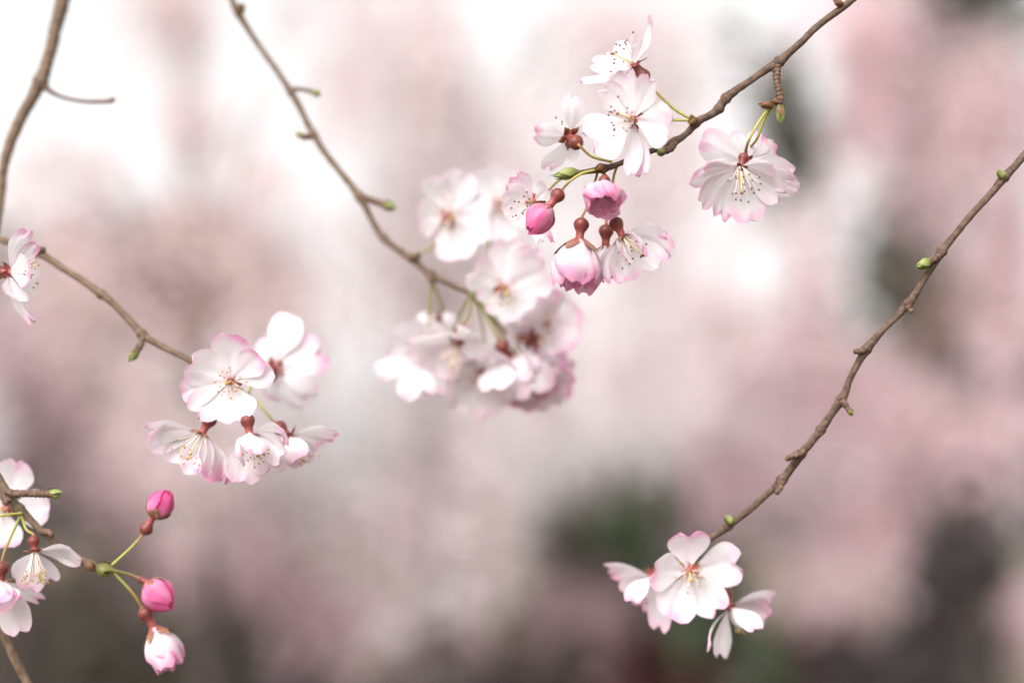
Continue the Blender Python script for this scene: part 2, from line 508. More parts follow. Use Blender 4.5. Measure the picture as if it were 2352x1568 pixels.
GREEN2 = ((0.15, 0.17, 0.045), (0.29, 0.31, 0.11))
BROWN2 = ((0.11, 0.035, 0.022), (0.20, 0.075, 0.035))
def leaf_bud(root, a, b, w, cols=GREEN2, scales=4, name='leaf_bud'):
    """pointed bud from a to b (x, y, depth), w wide"""
    A0, B0 = at(*a), at(*b)
    s = a[2] / FPX
    ax = (B0 - A0); L = ax.length; ax.normalize()
    prof = [(0, .35), (.12, .8), (.3, 1), (.5, .92), (.72, .6), (.9, .25), (1, .05)]
    v, f = tube_geo([A0 + ax * (L * (h - 0.06)) for h, r in prof], [w * .46 * s * r for h, r in prof], 9, 0.06, nseed())
    core = mesh(name, v, f, M['bud_green'], root, [mixc(cols[0], cols[1], 0.4)] * len(v))
    for i in range(scales):
        sc = 1.06 + 0.07 * (i % 3)
        ln = [1.12, 0.95, 0.75, 0.6, 0.5][i % 5]
        pf = lambda q, sc=sc, ln=ln: (w * .5 * s / L * sc * max(0.05, math.sin(math.pi * min(1, 0.12 + 0.85 * q * ln))) ** 0.8, q * ln - 0.04)
        add_wrap(core, A0, ax, L, pf, i * 2.4 + 0.5, 2.1, 0.08, -0.12, 0, 0, nseed(), 'bud_scale', 'bud_green', cols if i < 3 else (BROWN2 if cols is GREEN2 else cols), 5, 6)
    return core

# --- upper right twig, in focus
DU = 0.55
t = twig('brown twig running down to a green pointed tip among pink half-open bells',
         [(2010, -45, .545, 9.5), (1940, 14, .547, 9.5), (1882, 57, .548, 9), (1834, 103, .549, 9), (1790, 141, .55, 10), (1728, 182, .55, 9), (1673, 221, .55, 10), (1644, 256, .55, 9),
          (1602, 280, .551, 9), (1576, 308, .551, 8), (1545, 327, .552, 8.5), (1489, 350, .553, 7.5), (1421, 377, .553, 7), (1385, 388, .553, 7.5), (1350, 394, .553, 7), (1322, 398, .553, 7)],
         [(1790, 141), (1668, 226), (1650, 250), (1597, 282), (1550, 326), (1388, 387)], seed=2)
spur(t, [(1786, 145, .55, 9), (1784, 168, .549, 9), (1786, 195, .548, 8), (1792, 222, .547, 9), (1789, 240, .547, 8)], seed=4)
leaf_bud(t, (1791, 240, .547), (1794, 288, .546), 19)
leaf_bud(t, (1786, 236, .547), (1768, 232, .546), 14, BROWN2, 3, 'dormant_bud')
leaf_bud(t, (1774, 244, .546), (1740, 240, .545), 15, BROWN2, 4, 'dormant_bud')
spur(t, [(1550, 328, .551, 7), (1540, 342, .549, 8.5), (1526, 347, .548, 8)], seed=5)
leaf_bud(t, (1528, 346, .548), (1506, 353, .547), 17)
leaf_bud(t, (1596, 282, .549), (1585, 262, .547), 13, BROWN2, 3, 'dormant_bud')
leaf_bud(t, (1600, 276, .549), (1578, 284, .547), 15, BROWN2, 3, 'dormant_bud')
leaf_bud(t, (1388, 384, .552), (1368, 390, .548), 20, BROWN2, 4, 'dormant_bud')
leaf_bud(t, (1326, 397, .553), (1266, 406, .552), 23, GREEN2, 5)
leaf_bud(t, (1935, 12, .546), (1912, 2, .545), 14, BROWN2, 3, 'dormant_bud')

# --- right-hand twig
t = twig('long knobbly brown twig with bare buds, ending behind a trio of blossoms',
         [(2400, 300, .556, 10), (2352, 358, .556, 10), (2310, 405, .555, 9.5), (2260, 462, .555, 9), (2200, 530, .554, 8.5), (2165, 577, .554, 9.5), (2130, 630, .554, 8.5), (2085, 698, .554, 9), (2040, 747, .555, 8),
          (1990, 802, .556, 9.5), (1955, 865, .557, 8.5), (1932, 917, .558, 9.5), (1885, 987, .56, 9.5), (1845, 1037, .562, 9.5), (1800, 1097, .565, 10), (1760, 1137, .567, 8.5), (1700, 1186, .57, 9),
          (1660, 1217, .573, 8.5), (1625, 1243, .575, 8.5), (1596, 1285, .585, 7)],
         [(2308, 407), (2165, 577), (2085, 698), (1990, 802), (1932, 917), (1885, 987), (1838, 1040), (1795, 1102), (1672, 1208)], seed=7)
leaf_bud(t, (2306, 410, .554), (2290, 390, .552), 17, GREEN2, 4)
spur(t, [(2166, 577, .553, 9), (2150, 592, .552, 8.5), (2132, 603, .551, 8)], seed=8)
leaf_bud(t, (2134, 602, .551), (2104, 615, .549), 22, GREEN2, 4)
spur(t, [(2083, 695, .553, 7), (2088, 708, .552, 7), (2096, 717, .551, 5)], seed=9)
spur(t, [(1992, 800, .555, 8), (1976, 806, .554, 7.5), (1962, 808, .553, 5)], seed=10)
spur(t, [(1931, 912, .557, 8), (1942, 930, .556, 7.5), (1952, 944, .555, 5)], seed=11)
leaf_bud(t, (1950, 940, .555), (1958, 956, .555), 12)
spur(t, [(1883, 985, .559, 7), (1888, 1000, .559, 4)], seed=12)
spur(t, [(1846, 1036, .561, 9), (1826, 1045, .56, 8.5), (1808, 1050, .559, 5)], seed=13)
leaf_bud(t, (1818, 1048, .56), (1802, 1057, .559), 12, BROWN2, 3, 'dormant_bud')
spur(t, [(1798, 1098, .564, 9), (1792, 1116, .563, 8.5), (1783, 1134, .562, 5)], seed=14)
leaf_bud(t, (1682, 1199, .57), (1664, 1186, .568), 19, GREEN2, 4)

# --- centre twig, behind the focus
DC = 0.645
t = twig('thin pale brown twig carrying the soft cluster of white blossoms',
         [(505, -60, .628, 8), (530, -8, .628, 8), (552, 38, .628, 8.5), (592, 102, .628, 7.5), (640, 168, .625, 7.5), (680, 232, .624, 8), (720, 310, .623, 8.5), (770, 382, .621, 8), (826, 452, .620, 9), (856, 510, .620, 7.5),
          (890, 555, .620, 8), (945, 593, .620, 8.5), (990, 630, .619, 8.5), (1040, 655, .619, 7.5), (1096, 676, .619, 7)],
         [(552, 30), (672, 210), (716, 310), (826, 452), (880, 545), (945, 593), (990, 630), (1088, 672)], m='bark_light', seed=15)
leaf_bud(t, (548, 28, .627), (562, 8, .626), 18, BROWN2, 3, 'dormant_bud')
spur(t, [(672, 204, .624, 5), (700, 207, .623, 5), (722, 213, .622, 6)], m='bark_light', seed=16)
leaf_bud(t, (716, 211, .622), (738, 219, .621), 15, GREEN2, 3)
spur(t, [(718, 312, .622, 7), (700, 315, .620, 7.5), (686, 309, .620, 5)], seed=17)
leaf_bud(t, (696, 313, .620), (676, 305, .620), 13, GREEN2, 3)
spur(t, [(832, 452, .620, 7), (855, 461, .619, 8), (882, 470, .618, 8)], seed=18)
leaf_bud(t, (876, 468, .618), (913, 480, .617), 19, GREEN2, 4)
spur(t, [(945, 592, .619, 8), (956, 588, .617, 9), (966, 584, .617, 5)], seed=19)
spur(t, [(988, 628, .618, 8), (990, 642, .617, 8), (994, 652, .617, 6)], seed=20)
leaf_bud(t, (1082, 666, .618), (1100, 684, .617), 20, GREEN2, 3)

# --- left branch coming down from above with its side twig
DL = 0.60
t = twig('thick grey brown branch with a thin bare side shoot',
         [(166, -70, .63, 17), (147, -12, .628, 17), (130, 60, .626, 16), (112, 130, .624, 16), (92, 190, .622, 16), (58, 252, .62, 14.5), (30, 312, .618, 14), (10, 375, .616, 12.5), (2, 440, .614, 11), (-6, 510, .612, 10.5), (-30, 600, .61, 10)],
         [(95, 190)], name='cherry_branch', m='bark_light', cat='branch', seed=21, group=None)
spur(t, [(94, 192, .621, 9), (122, 214, .62, 5.5), (160, 228, .618, 4.2), (205, 234, .617, 4.6), (256, 233, .616, 5)], m='spur', name='side_shoot', seed=22)
leaf_bud(t, (248, 234, .616), (268, 226, .616), 11, BROWN2, 2, 'dormant_bud')

t = twig('slim brown twig slanting down to the wide open blossom beside the back-turned one',
         [(-40, 520, .605, 8.5), (-4, 545, .60, 9), (36, 562, .596, 8), (84, 578, .592, 9), (150, 619, .589, 8.5), (212, 660, .586, 9), (270, 706, .584, 8.5), (326, 766, .582, 9.5), (362, 790, .581, 8), (432, 826, .58, 7.5), (500, 862, .586, 7), (575, 915, .592, 7)],
         [(84, 578), (232, 676), (326, 766)], m='bark_light', seed=23)
spur(t, [(76, 576, .592, 8), (90, 574, .59, 9), (104, 572, .589, 5)], seed=24)
spur(t, [(328, 768, .581, 7), (326, 784, .58, 7.5), (318, 800, .579, 8.5), (308, 812, .578, 7)], m='bark_light', seed=25)
leaf_bud(t, (314, 806, .578), (294, 830, .577), 20, GREEN2, 4)

# --- lower left twig
DW = 0.565
t = twig('short brown twig with ringed bark forking into three pink buds',
         [(-40, 1040, .566, 11), (-6, 1092, .566, 10.5), (16, 1132, .566, 11), (30, 1156, .566, 12), (50, 1174, .566, 11), (76, 1200, .566, 9.5), (106, 1228, .566, 8.5), (150, 1262, .567, 7.5), (200, 1293, .568, 9), (226, 1304, .568, 9)],
         [(18, 1140), (44, 1168), (205, 1295)], m='bark_light', seed=27)
spur(t, [(16, 1128, .564, 8), (36, 1133, .562, 8.5), (70, 1133, .56, 8), (104, 1134, .559, 8.5), (116, 1134, .559, 8.5)], seed=28)
leaf_bud(t, (112, 1134, .559), (144, 1131, .558), 20, GREEN2, 4)
spur(t, [(20, 1148, .562, 8), (12, 1156, .56, 7)], seed=29)
spur(t, [(96, 1220, .564, 7), (112, 1222, .562, 8), (122, 1230, .561, 6)], seed=30)
leaf_bud(t, (204, 1294, .566), (214, 1312, .565), 17, BROWN2, 3, 'dormant_bud')
leaf_bud(t, (224, 1303, .567), (266, 1314, .566), 29, ((0.12, 0.095, 0.035), (0.20, 0.185, 0.05)), 4, 'bud_base')

t = twig('bare straight brown stem below the old blossom with long stamens',
         [(-40, 1370, .57, 12), (-6, 1425, .57, 12), (24, 1490, .57, 12), (52, 1548, .57, 12), (90, 1625, .57, 12)], m='bark_light', seed=31)

# ------------------------------------------------------------------ blossoms: upper right twig
flower('blossom tipped up above the others with one petal standing upright', (1456, 146, .548), (-.80, -.50, .15),
       [(28, -92, 42, .75), (-52, -42, 70, .25, -55), (-104, -4, 50, .45), (-122, 46, 34, .55), (-72, 14, 62, .3, 45), (-10, -34, 62, .35, 70)],
       ped=[(1500, 205, .546), (1548, 250, .548), (1592, 276, .549)], cal=(.48, .62, -.1), R=112, st=(16, 62, 0.85), neck=1.2)
flower('largest white blossom open towards the left with long pale stamens', (1452, 275, .543), (-.58, .12, .80),
       [(-106, 55, 120, .25), (-68, -74, 66, .35), (-20, -112, 62, .4), (34, -84, 62, .5), (80, 32, 98, .35), (-4, 128, 48, .35), (18, 132, 48, .7)],
       ped=[(1530, 276, .56), (1590, 277, .55)], R=116, st=(20, 72, 0.62), phi=70)
flower('blossom seen from behind showing a red star-shaped calyx', (1306, 313, .552), (-.42, -.5, -.72),
       [(8, -92, 58, .3), (-84, -2, 56, .95), (-54, 76, 52, .6), (8, 60, 52, .2), (44, -22, 46, .2)],
       ped=[(1360, 360, .548), (1405, 372, .552)], R=100, st=(12, 55, .7), k=1.05)
flower('white blossom half hidden behind a deep pink bud', (1224, 464, .562), (-.45, .25, .85),
       [(-40, -60, 58, 1.3, 20), (-70, -22, 60, .55, 30), (-64, 30, 56, .2, 40), (20, 98, 38, .2), (42, 96, 14, 1.6, 30), (34, -30, 50, .2)],
       ped=[(1290, 410, .562), (1362, 394, .553)], R=100, st=(14, 62, .6))
bell('deep pink bud on a round red base, hanging from a green stalk', (1262, 473, .546), (-.55, .72, .22), 86, 58, 4, 1.2, 0.8,
     ped=[(1310, 415, .546), (1338, 398, .548), (1366, 391, .55)], closed=True, name='cherry_bud', cat='bud', group='cherry buds', roll=.4)
bell('cupped pink blossom facing outward, just opening below the twig', (1388, 430, .541), (-.05, .62, .58), 76, 88, 5, 1.4, 0.25,
     ped=[(1392, 404, .553), (1376, 392, .554)], st=(8, 30, .4), gold=True, roll=.9, cal=(0.05, -.6, -.7), notch=.06, k=.8,
     extra=[(-4, 30, 56, 1.2, 62, .1), (-38, 34, 40, 1.4, 30, .25), (36, 36, 46, 1.3, 34, .2)])
bell('plump closed pink bell hanging lowest from a round red base', (1331, 550, .546), (-.10, .95, .22), 134, 98, 5, 1.3, 0.05,
     ped=[(1346, 480, .552), (1362, 435, .558), (1372, 396, .554)], roll=.2, cal=(.12, -.95, -.1), k=1.05)
flower('flaring pink bell with brown anthers showing inside', (1430, 543, .545), (.45, .70, .50),
       [(12, 112, 78, .8), (108, 42, 74, .7), (100, 8, 42, .9), (-42, 108, 42, 1.1), (80, 74, 46, .1), (2, 62, 64, .9, 62), (46, 40, 60, .9, 80)],
       ped=[(1412, 470, .556), (1408, 415, .557), (1418, 380, .554)], R=120, st=(14, 74, .62), cal=(-.35, -.72, -.1), bend=.2, cup=.35, phi=40, sep_reflex=-.2)
bell('white bell tucked between the two larger pink bells', (1391, 564, .558), (.05, .96, .1), 78, 74, 5, .5, 0.0,
     ped=[(1394, 470, .562), (1388, 394, .556)], roll=.5, cal=(.03, -.95, 0), st=(6, 84, .3))
flower('double blossom hanging alone, its stamens dangling in front', (1700, 386, .546), (.08, .70, .70),
       [(-116, 34, 66, .75), (-88, 84, 66, .45), (-44, 116, 60, .8), (24, 122, 84, .6), (96, 66, 72, .3), (138, 56, 62, .45), (124, 14, 64, .6), (-90, -2, 44, .8, 45), (70, 2, 54, .5, 62)],
       ped=[(1722, 318, .543), (1750, 270, .545), (1772, 243, .547)], R=128, st=(20, 80, .52), cal=(.28, -.75, -.3), phi=62, sep_reflex=0.0, cup=.3, k=.72, neck=1.4)
flower('white blossom pressed behind the hanging double one', (1716, 372, .562), (.0, -.2, -.95),
       [(-104, -50, 76, .75), (-46, -66, 56, .7), (34, -62, 56, .9), (82, -28, 70, 1.1), (10, 60, 70, .3)],
       ped=[(1738, 320, .553), (1756, 275, .549), (1775, 244, .547)], R=112, st=(8, 50, .6), cal=(.15, -.8, -.5), k=.7)

# ------------------------------------------------------------------ blossoms: centre cluster, further back
flower('soft white blossom highest on the pale twig, golden centre facing out', (1033, 496, .628), (-.05, .10, .95),
       [(-78, 10, 80, .5), (-38, -86, 66, .4), (36, -104, 82, .35), (98, 8, 112, .2), (20, 108, 92, .35), (-48, 48, 70, .5)],
       ped=[(1000, 560, .640), (950, 590, .620)], R=112, gold=True, pk=.8, cal=(-.4, .4, -.9))
flower('pale blossom wedged behind the golden-centred one', (1146, 470, .654), (.2, -.1, .9), auto(5, 92, 72, (.2, -.1, .9), .4, 84, .25, seed=4),
       ped=[(1120, 590, .646), (1088, 672, .620)], gold=True, pk=.8)
flower('wide white blossom over the end of its twig', (1160, 662, .613), (0, .22, .95),
       [(-84, -44, 82, .5), (6, -114, 86, .4), (100, -44, 106, .45), (44, 60, 100, .45), (-56, 38, 76, .45), (66, -92, 60, .7)],
       ped=[(1120, 676, .625), (1092, 674, .620)], R=116, gold=True, pk=.8, cal=(-.5, .1, -.8))
flower('white blossom hanging with drooping golden stamens', (1050, 792, .620), (-.25, .646, .624),
       [(-118, 10, 84, .25), (-72, 66, 86, .3), (10, 100, 84, .4), (86, 26, 66, .35), (-40, -28, 80, .2), (44, -26, 70, .3)],
       ped=[(1078, 730, .624), (1090, 678, .620)], R=118, gold=True, pk=.8, st=(16, 72, .5), cal=(.3, -.9, -.3))
flower('white blossom seen edge-on, stretched out to one side', (968, 836, .633), (-.4, .85, -.05),
       [(-108, 8, 34, .15), (-92, 30, 32, .35), (-30, 70, 60, .5), (40, 66, 66, .5), (20, 20, 60, .2, -70)],
       ped=[(985, 740, .631), (992, 648, .620)], R=112, gold=True, pk=.8, st=(10, 55, .5))
flower('blossom with its brown red calyx turned outward, over drooping petals', (1166, 822, .625), (.30, .85, -.25),
       [(64, 30, 76, .35, 30), (16, 104, 84, .5), (-34, 76, 80, .35), (100, 70, 80, .6), (-70, 36, 70, .3)],
       ped=[(1125, 740, .623), (1098, 684, .619)], R=112, gold=True, pk=.8, st=(8, 55, .5), cal=(-.35, -.75, .45))
flower('pink-edged blossom leaning away from its cluster towards the open side', (1226, 776, .631), (.45, -.1, .35),
       [(62, -66, 88, .7), (90, -16, 88, 1.1), (66, 66, 84, .9), (-68, -22, 66, .6), (-16, 56, 64, .5), (0, -74, 60, .3)],
       ped=[(1170, 720, .631), (1096, 680, .620)], R=106, gold=True, pk=1.05, st=(8, 40, .6), cal=(-.6, .2, .7))
flower('small white blossom hanging straight down under the soft pale twig', (1004, 752, .643), (-.2, .3, -.9),
       [(-52, -14, 52, .1), (-10, -26, 46, .1), (42, -22, 46, .15), (40, 40, 60, .2), (-36, 44, 60, .2)],
       ped=[(1015, 705, .628), (994, 650, .619)], R=84, gold=True, pk=.8, st=(6, 40, .5), cal=(.1, -.6, .6), k=.7)
flower('pinkish blossom drooping at the bottom behind the golden stamens', (1010, 850, .654), (-.1, .9, .2), auto(6, 88, 55, (-.1, .9, .2), .3, 70, .8, seed=8),
       ped=[(1040, 760, .646), (1084, 676, .621)], gold=True, pk=1.05, st=(8, 50, .5))
flower('pinker blossom drooping lowest in the soft cluster', (1176, 860, .650), (.05, .92, .1), auto(6, 92, 48, (.05, .92, .1), .1, 72, 1.25, seed=9),
       ped=[(1140, 760, .646), (1094, 682, .620)], gold=True, pk=1.05, st=(8, 50, .5))
flower('pink blossom on the outer flank of the soft cluster', (1238, 840, .654), (.5, .6, -.1), auto(5, 88, 58, (.5, .6, -.1), .6, 74, 1.2, seed=12),
       ped=[(1170, 770, .646), (1096, 682, .620)], gold=True, pk=1.05, st=(6, 50, .5))

flower('white blossom filling the gap under the drooping golden stamens', (1108, 858, .628), (.05, .55, .8), auto(6, 100, 66, (.05, .55, .8), .5, 84, .45, seed=31),
       ped=[(1110, 760, .631), (1092, 680, .620)], gold=True, pk=1.0, st=(10, 55, .6))
flower('rose-rimmed blossom facing out on the far shoulder of the soft cluster', (1256, 744, .639), (.35, -.15, .85), auto(6, 92, 68, (.35, -.15, .85), .2, 82, .9, seed=32),
       ped=[(1180, 720, .640), (1096, 680, .620)], gold=True, pk=1.3, st=(8, 45, .6))
flower('white blossom crowding in beside the edge-on one', (972, 800, .635), (-.25, .3, .9), auto(5, 92, 68, (-.25, .3, .9), .7, 86, .3, seed=33),
       ped=[(985, 730, .635), (992, 650, .620)], gold=True, pk=.8, st=(8, 45, .6))
flower('rosy blossom nodding below the rose-rimmed one', (1226, 866, .643), (.25, .6, .72), auto(6, 92, 64, (.25, .6, .72), .1, 80, 1.0, seed=34),
       ped=[(1160, 770, .643), (1096, 682, .620)], gold=True, pk=1.0, st=(8, 50, .6))
# ------------------------------------------------------------------ blossoms: left cluster
flower('fully open blossom facing out, pink-rimmed with a golden heart', (530, 875, .568), (.04, .06, 1),
       [(-94, -48, 90, .5), (4, -104, 86, 1.1), (70, -58, 66, 1.2), (98, -24, 66, .5), (22, 88, 98, .4), (-76, 76, 80, .45), (-106, 26, 74, .8)],
       ped=[(540, 900, .588), (556, 905, .591)], R=112, gold=True, st=(22, 44, .85), cal=(.1, .1, -1))
flower('white blossom turned away, showing the back of its calyx', (634, 846, .606), (.35, -.02, -.92),
       [(36, -120, 88, .2), (112, -42, 100, .8), (84, 78, 94, .4), (-18, 78, 58, .8), (-54, -60, 58, .5)],
       ped=[(575, 890, .59), (572, 912, .592)], R=124, gold=True, st=(6, 40, .6), cal=(-.3, .12, .75), k=1.05)
flower('white bell spreading sideways on a round brown base', (464, 994, .566), (-.42, .72, .50),
       [(-138, 0, 66, .65), (-122, 28, 72, .35), (-70, 84, 98, .3), (-18, 98, 88, .5), (38, 116, 78, 1.0), (10, 74, 60, 1.0, 78), (30, 92, 60, .9, 50)],
       ped=[(488, 945, .576), (530, 915, .588), (562, 908, .591)], R=136, gold=True, st=(16, 76, .55), cal=(.45, -.85, -.2), bend=.14, cup=.3, phi=55)
flower('ruffled pink bell hanging beside the sideways white bell', (574, 998, .564), (.30, .74, .55),
       [(-60, 108, 46, 1.2), (-18, 110, 86, .5), (52, 84, 86, .4), (88, 50, 74, .5), (92, 16, 52, .95), (-6, 56, 56, .9, 78), (26, 34, 60, .9, 80)],
       ped=[(566, 940, .58), (570, 912, .592)], R=124, gold=True, st=(16, 78, .5), cal=(-.18, -.9, -.2), bend=.2, cup=.35, phi=42)
flower('blossom in profile with one thin petal held out level', (666, 1004, .576), (.5, .78, .1),
       [(112, -6, 44, .35), (98, 4, 40, .9), (60, 34, 62, 1.0), (-16, 84, 78, .4), (24, 72, 72, .5), (-44, 44, 66, .3), (30, 44, 60, .7, 66)],
       ped=[(626, 964, .582), (590, 922, .59), (574, 912, .592)], R=112, gold=True, st=(12, 70, .4), cal=(-.55, -.5, -.1))
flower('blossom in profile against the branch, red calyx at its back', (24, 626, .556), (.94, .05, .25),
       [(40, -98, 50, .95), (50, -72, 36, 1.1), (66, -4, 72, 1.0, 60), (38, 70, 66, .15, 50), (52, 122, 34, .7), (44, 20, 60, .4, -70)],
       ped=[(-40, 640, .575), (-20, 580, .604)], R=114, gold=True, st=(14, 66, .5))
flower('blossom mostly cut off, one pink petal poking out below the branch', (-66, 716, .556), (-.5, .2, .8),
       [(82, 18, 60, .95), (40, 70, 70, .5), (-60, 60, 80, .5), (-80, -30, 80, .5), (20, -90, 80, .5)],
       ped=[(-60, 640, .58), (-30, 575, .606)], R=104, gold=True)

# ------------------------------------------------------------------ blossoms and buds: lower left twig
flower('white blossom behind the ringed twig, petals fanned out', (12, 1168, .584), (.1, -.05, .95),
       [(32, -108, 84, .6), (112, -4, 84, .4), (14, 84, 76, .7), (-70, 60, 80, .5), (-80, -50, 80, .4)],
       ped=[(30, 1180, .575), (46, 1170, .567)], R=114, gold=True, st=(10, 40, .7), cal=(.2, .1, -1))
flower('old blossom with few petals and long bare stamens', (80, 1268, .560), (.12, .88, .42),
       [(-26, 98, 66, .7), (100, 26, 56, .5, -30), (74, 4, 56, .3, -40), (-50, 72, 62, .6), (20, 80, 60, .3, -60)],
       ped=[(60, 1215, .563), (50, 1182, .565)], R=108, gold=True, st=(22, 74, .45), cal=(-.15, -.85, -.2), k=.8)
flower('pink blossom hanging half out of sight under the ringed twig', (0, 1336, .560), (.35, .85, .25),
       [(68, 62, 42, .8), (52, 120, 74, .4), (36, 60, 80, 1.2, 70), (-24, 106, 80, .8), (18, 34, 74, 1.3, 90), (60, 24, 60, 1.0, 60), (-70, 60, 80, .6)],
       ped=[(16, 1252, .562), (46, 1186, .565)], R=122, gold=True, st=(8, 60, .4), cal=(.1, -.95, 0))
flower('blossom beside the ringed twig on a level green stalk', (-90, 1210, .556), (-.8, .3, .4), auto(5, 100, 70, (-.8, .3, .4), .2, 80, .6, seed=21),
       ped=[(0, 1184, .558), (50, 1178, .563)], gold=True)
bell('tight deep pink bud pointing up on the topmost fork stalk', (351, 1188, .572), (.52, -.82, .12), 82, 56, 4, 1.2, 0.95,
     ped=[(300, 1258, .57), (256, 1298, .568)], closed=True, name='cherry_bud', cat='bud', group='cherry buds', roll=.3, cal=(-.48, .82, 0), k=.9)
bell('round deep pink bud pointing outward on the middle fork stalk', (338, 1336, .574), (.66, .58, .30), 92, 66, 4, 1.2, 0.88,
     ped=[(300, 1320, .576), (258, 1308, .568)], closed=True, name='cherry_bud', cat='bud', group='cherry buds', roll=1.1, k=.55, cal=(-.75, -.2, -.5))
bell('pale pink opening bud on the lowest fork stalk', (352, 1440, .572), (.46, .86, .15), 120, 66, 4, 1.15, 0.05,
     ped=[(302, 1358, .57), (258, 1312, .567)], roll=.1, cal=(-.48, -.85, 0), neck=1.25)

# ------------------------------------------------------------------ blossoms: lower right
flower('pink-tipped blossom wide open at the end of the knobbly twig', (1583, 1313, .574), (.0, .12, 1),
       [(-6, -95, 96, 1.2), (118, -20, 104, .45), (70, 96, 80, .65), (-42, 104, 96, .75), (-90, -8, 92, .7)],
       ped=[(1590, 1300, .588), (1598, 1284, .586)], R=118, gold=True, st=(18, 42, .8), cal=(.2, -.2, -1))
flower('side-on blossom beside the pink-tipped one with a petal hanging down', (1496, 1326, .584), (-.55, .78, .1),
       [(-98, -14, 58, .8), (-78, 20, 58, 1.1), (-22, 86, 66, .9), (18, 132, 66, .6), (-50, 50, 72, .4, -60), (-56, 40, 56, .8, 66)],
       ped=[(1560, 1290, .594), (1596, 1284, .587)], R=120, gold=True, st=(12, 62, .4), cal=(.6, -.5, -.3))
flower('profile blossom with a salmon calyx and one long petal hanging', (1678, 1396, .581), (.62, .70, .2),
       [(110, -10, 66, .45), (102, 12, 60, .7), (90, 36, 70, .7), (-24, 118, 72, .2), (-64, 82, 24, .6), (56, 24, 74, .3, -60), (50, 34, 60, .4, 70)],
       ped=[(1640, 1330, .584), (1604, 1290, .587)], R=120, gold=True, st=(14, 66, .45), cal=(-.28, -.9, -.25))

# ------------------------------------------------------------------ the garden behind: ground, cherry trees, evergreens
def ground_h(x, y):
    return 0.0
gv = [(-600, -600, 0), (600, -600, 0), (600, 600, 0), (-600, 600, 0)]
g = mesh('ground', gv, [(0, 1, 2, 3)], M['ground'])
g['kind'] = 'structure'

RNG = np.random.default_rng(11)
def scatter_mesh(name, centres, sizes, tints, m, parent, template):
    """thousands of small blossoms or leaves as one mesh: template (verts, faces) set at each centre"""
    tv, tf = template
    tv = np.array(tv, dtype=np.float64); n = len(centres); k = len(tv)
    q = RNG.normal(size=(n, 4)); q /= np.linalg.norm(q, axis=1)[:, None]
    w, x, y, z = q.T
    Rm = np.empty((n, 3, 3))
    Rm[:, 0] = np.stack([1 - 2 * (y * y + z * z), 2 * (x * y - z * w), 2 * (x * z + y * w)], 1)
    Rm[:, 1] = np.stack([2 * (x * y + z * w), 1 - 2 * (x * x + z * z), 2 * (y * z - x * w)], 1)
    Rm[:, 2] = np.stack([2 * (x * z - y * w), 2 * (y * z + x * w), 1 - 2 * (x * x + y * y)], 1)
    org = np.array(parent['_o'])
    V = np.einsum('nij,kj->nki', Rm, tv) * sizes[:, None, None] + (centres - org)[:, None, :]
    V = V.reshape(-1, 3)
    fl = np.array(tf).reshape(-1)
    fs = len(tf[0])
    idx = (np.arange(n)[:, None] * k + fl[None, :]).reshape(-1)
    me = bpy.data.meshes.new(name)
    me.vertices.add(len(V)); me.vertices.foreach_set('co', V.reshape(-1))
    me.loops.add(len(idx)); me.loops.foreach_set('vertex_index', idx.astype(np.int32))
    nf = len(idx) // fs
    me.polygons.add(nf)
    me.polygons.foreach_set('loop_start', np.arange(nf, dtype=np.int32) * fs)
    me.polygons.foreach_set('loop_total', np.full(nf, fs, dtype=np.int32))
    a = me.color_attributes.new('tint', 'FLOAT_COLOR', 'POINT')
    c4 = np.ones((n, k, 4)); c4[:, :, :3] = tints[:, None, :]
    a.data.foreach_set('color', c4.reshape(-1))
    me.materials.append(M[m]); me.update(calc_edges=True); me.validate()
    o = bpy.data.objects.new(name, me); COL.objects.link(o); o.parent = parent
    return o

def blossom_template():
    v, f = [(0, 0, 0)], []
    for i in range(5):
        a = 2 * math.pi * i / 5
        for da, r, h in ((-.5, .75, .25), (0, 1.0, .35), (.5, .75, .25)):
            v.append((math.cos(a + da) * r, math.sin(a + da) * r, h))
        b = 1 + 3 * i
        f.append((0, b, b + 1, b + 2))
    return v, f
def leaf_template():
    return [(0, 0, 0), (.35, .5, .1), (0, 1.3, 0), (-.35, .5, .1)], [(0, 1, 2, 3)]
BT, LT = blossom_template(), leaf_template()

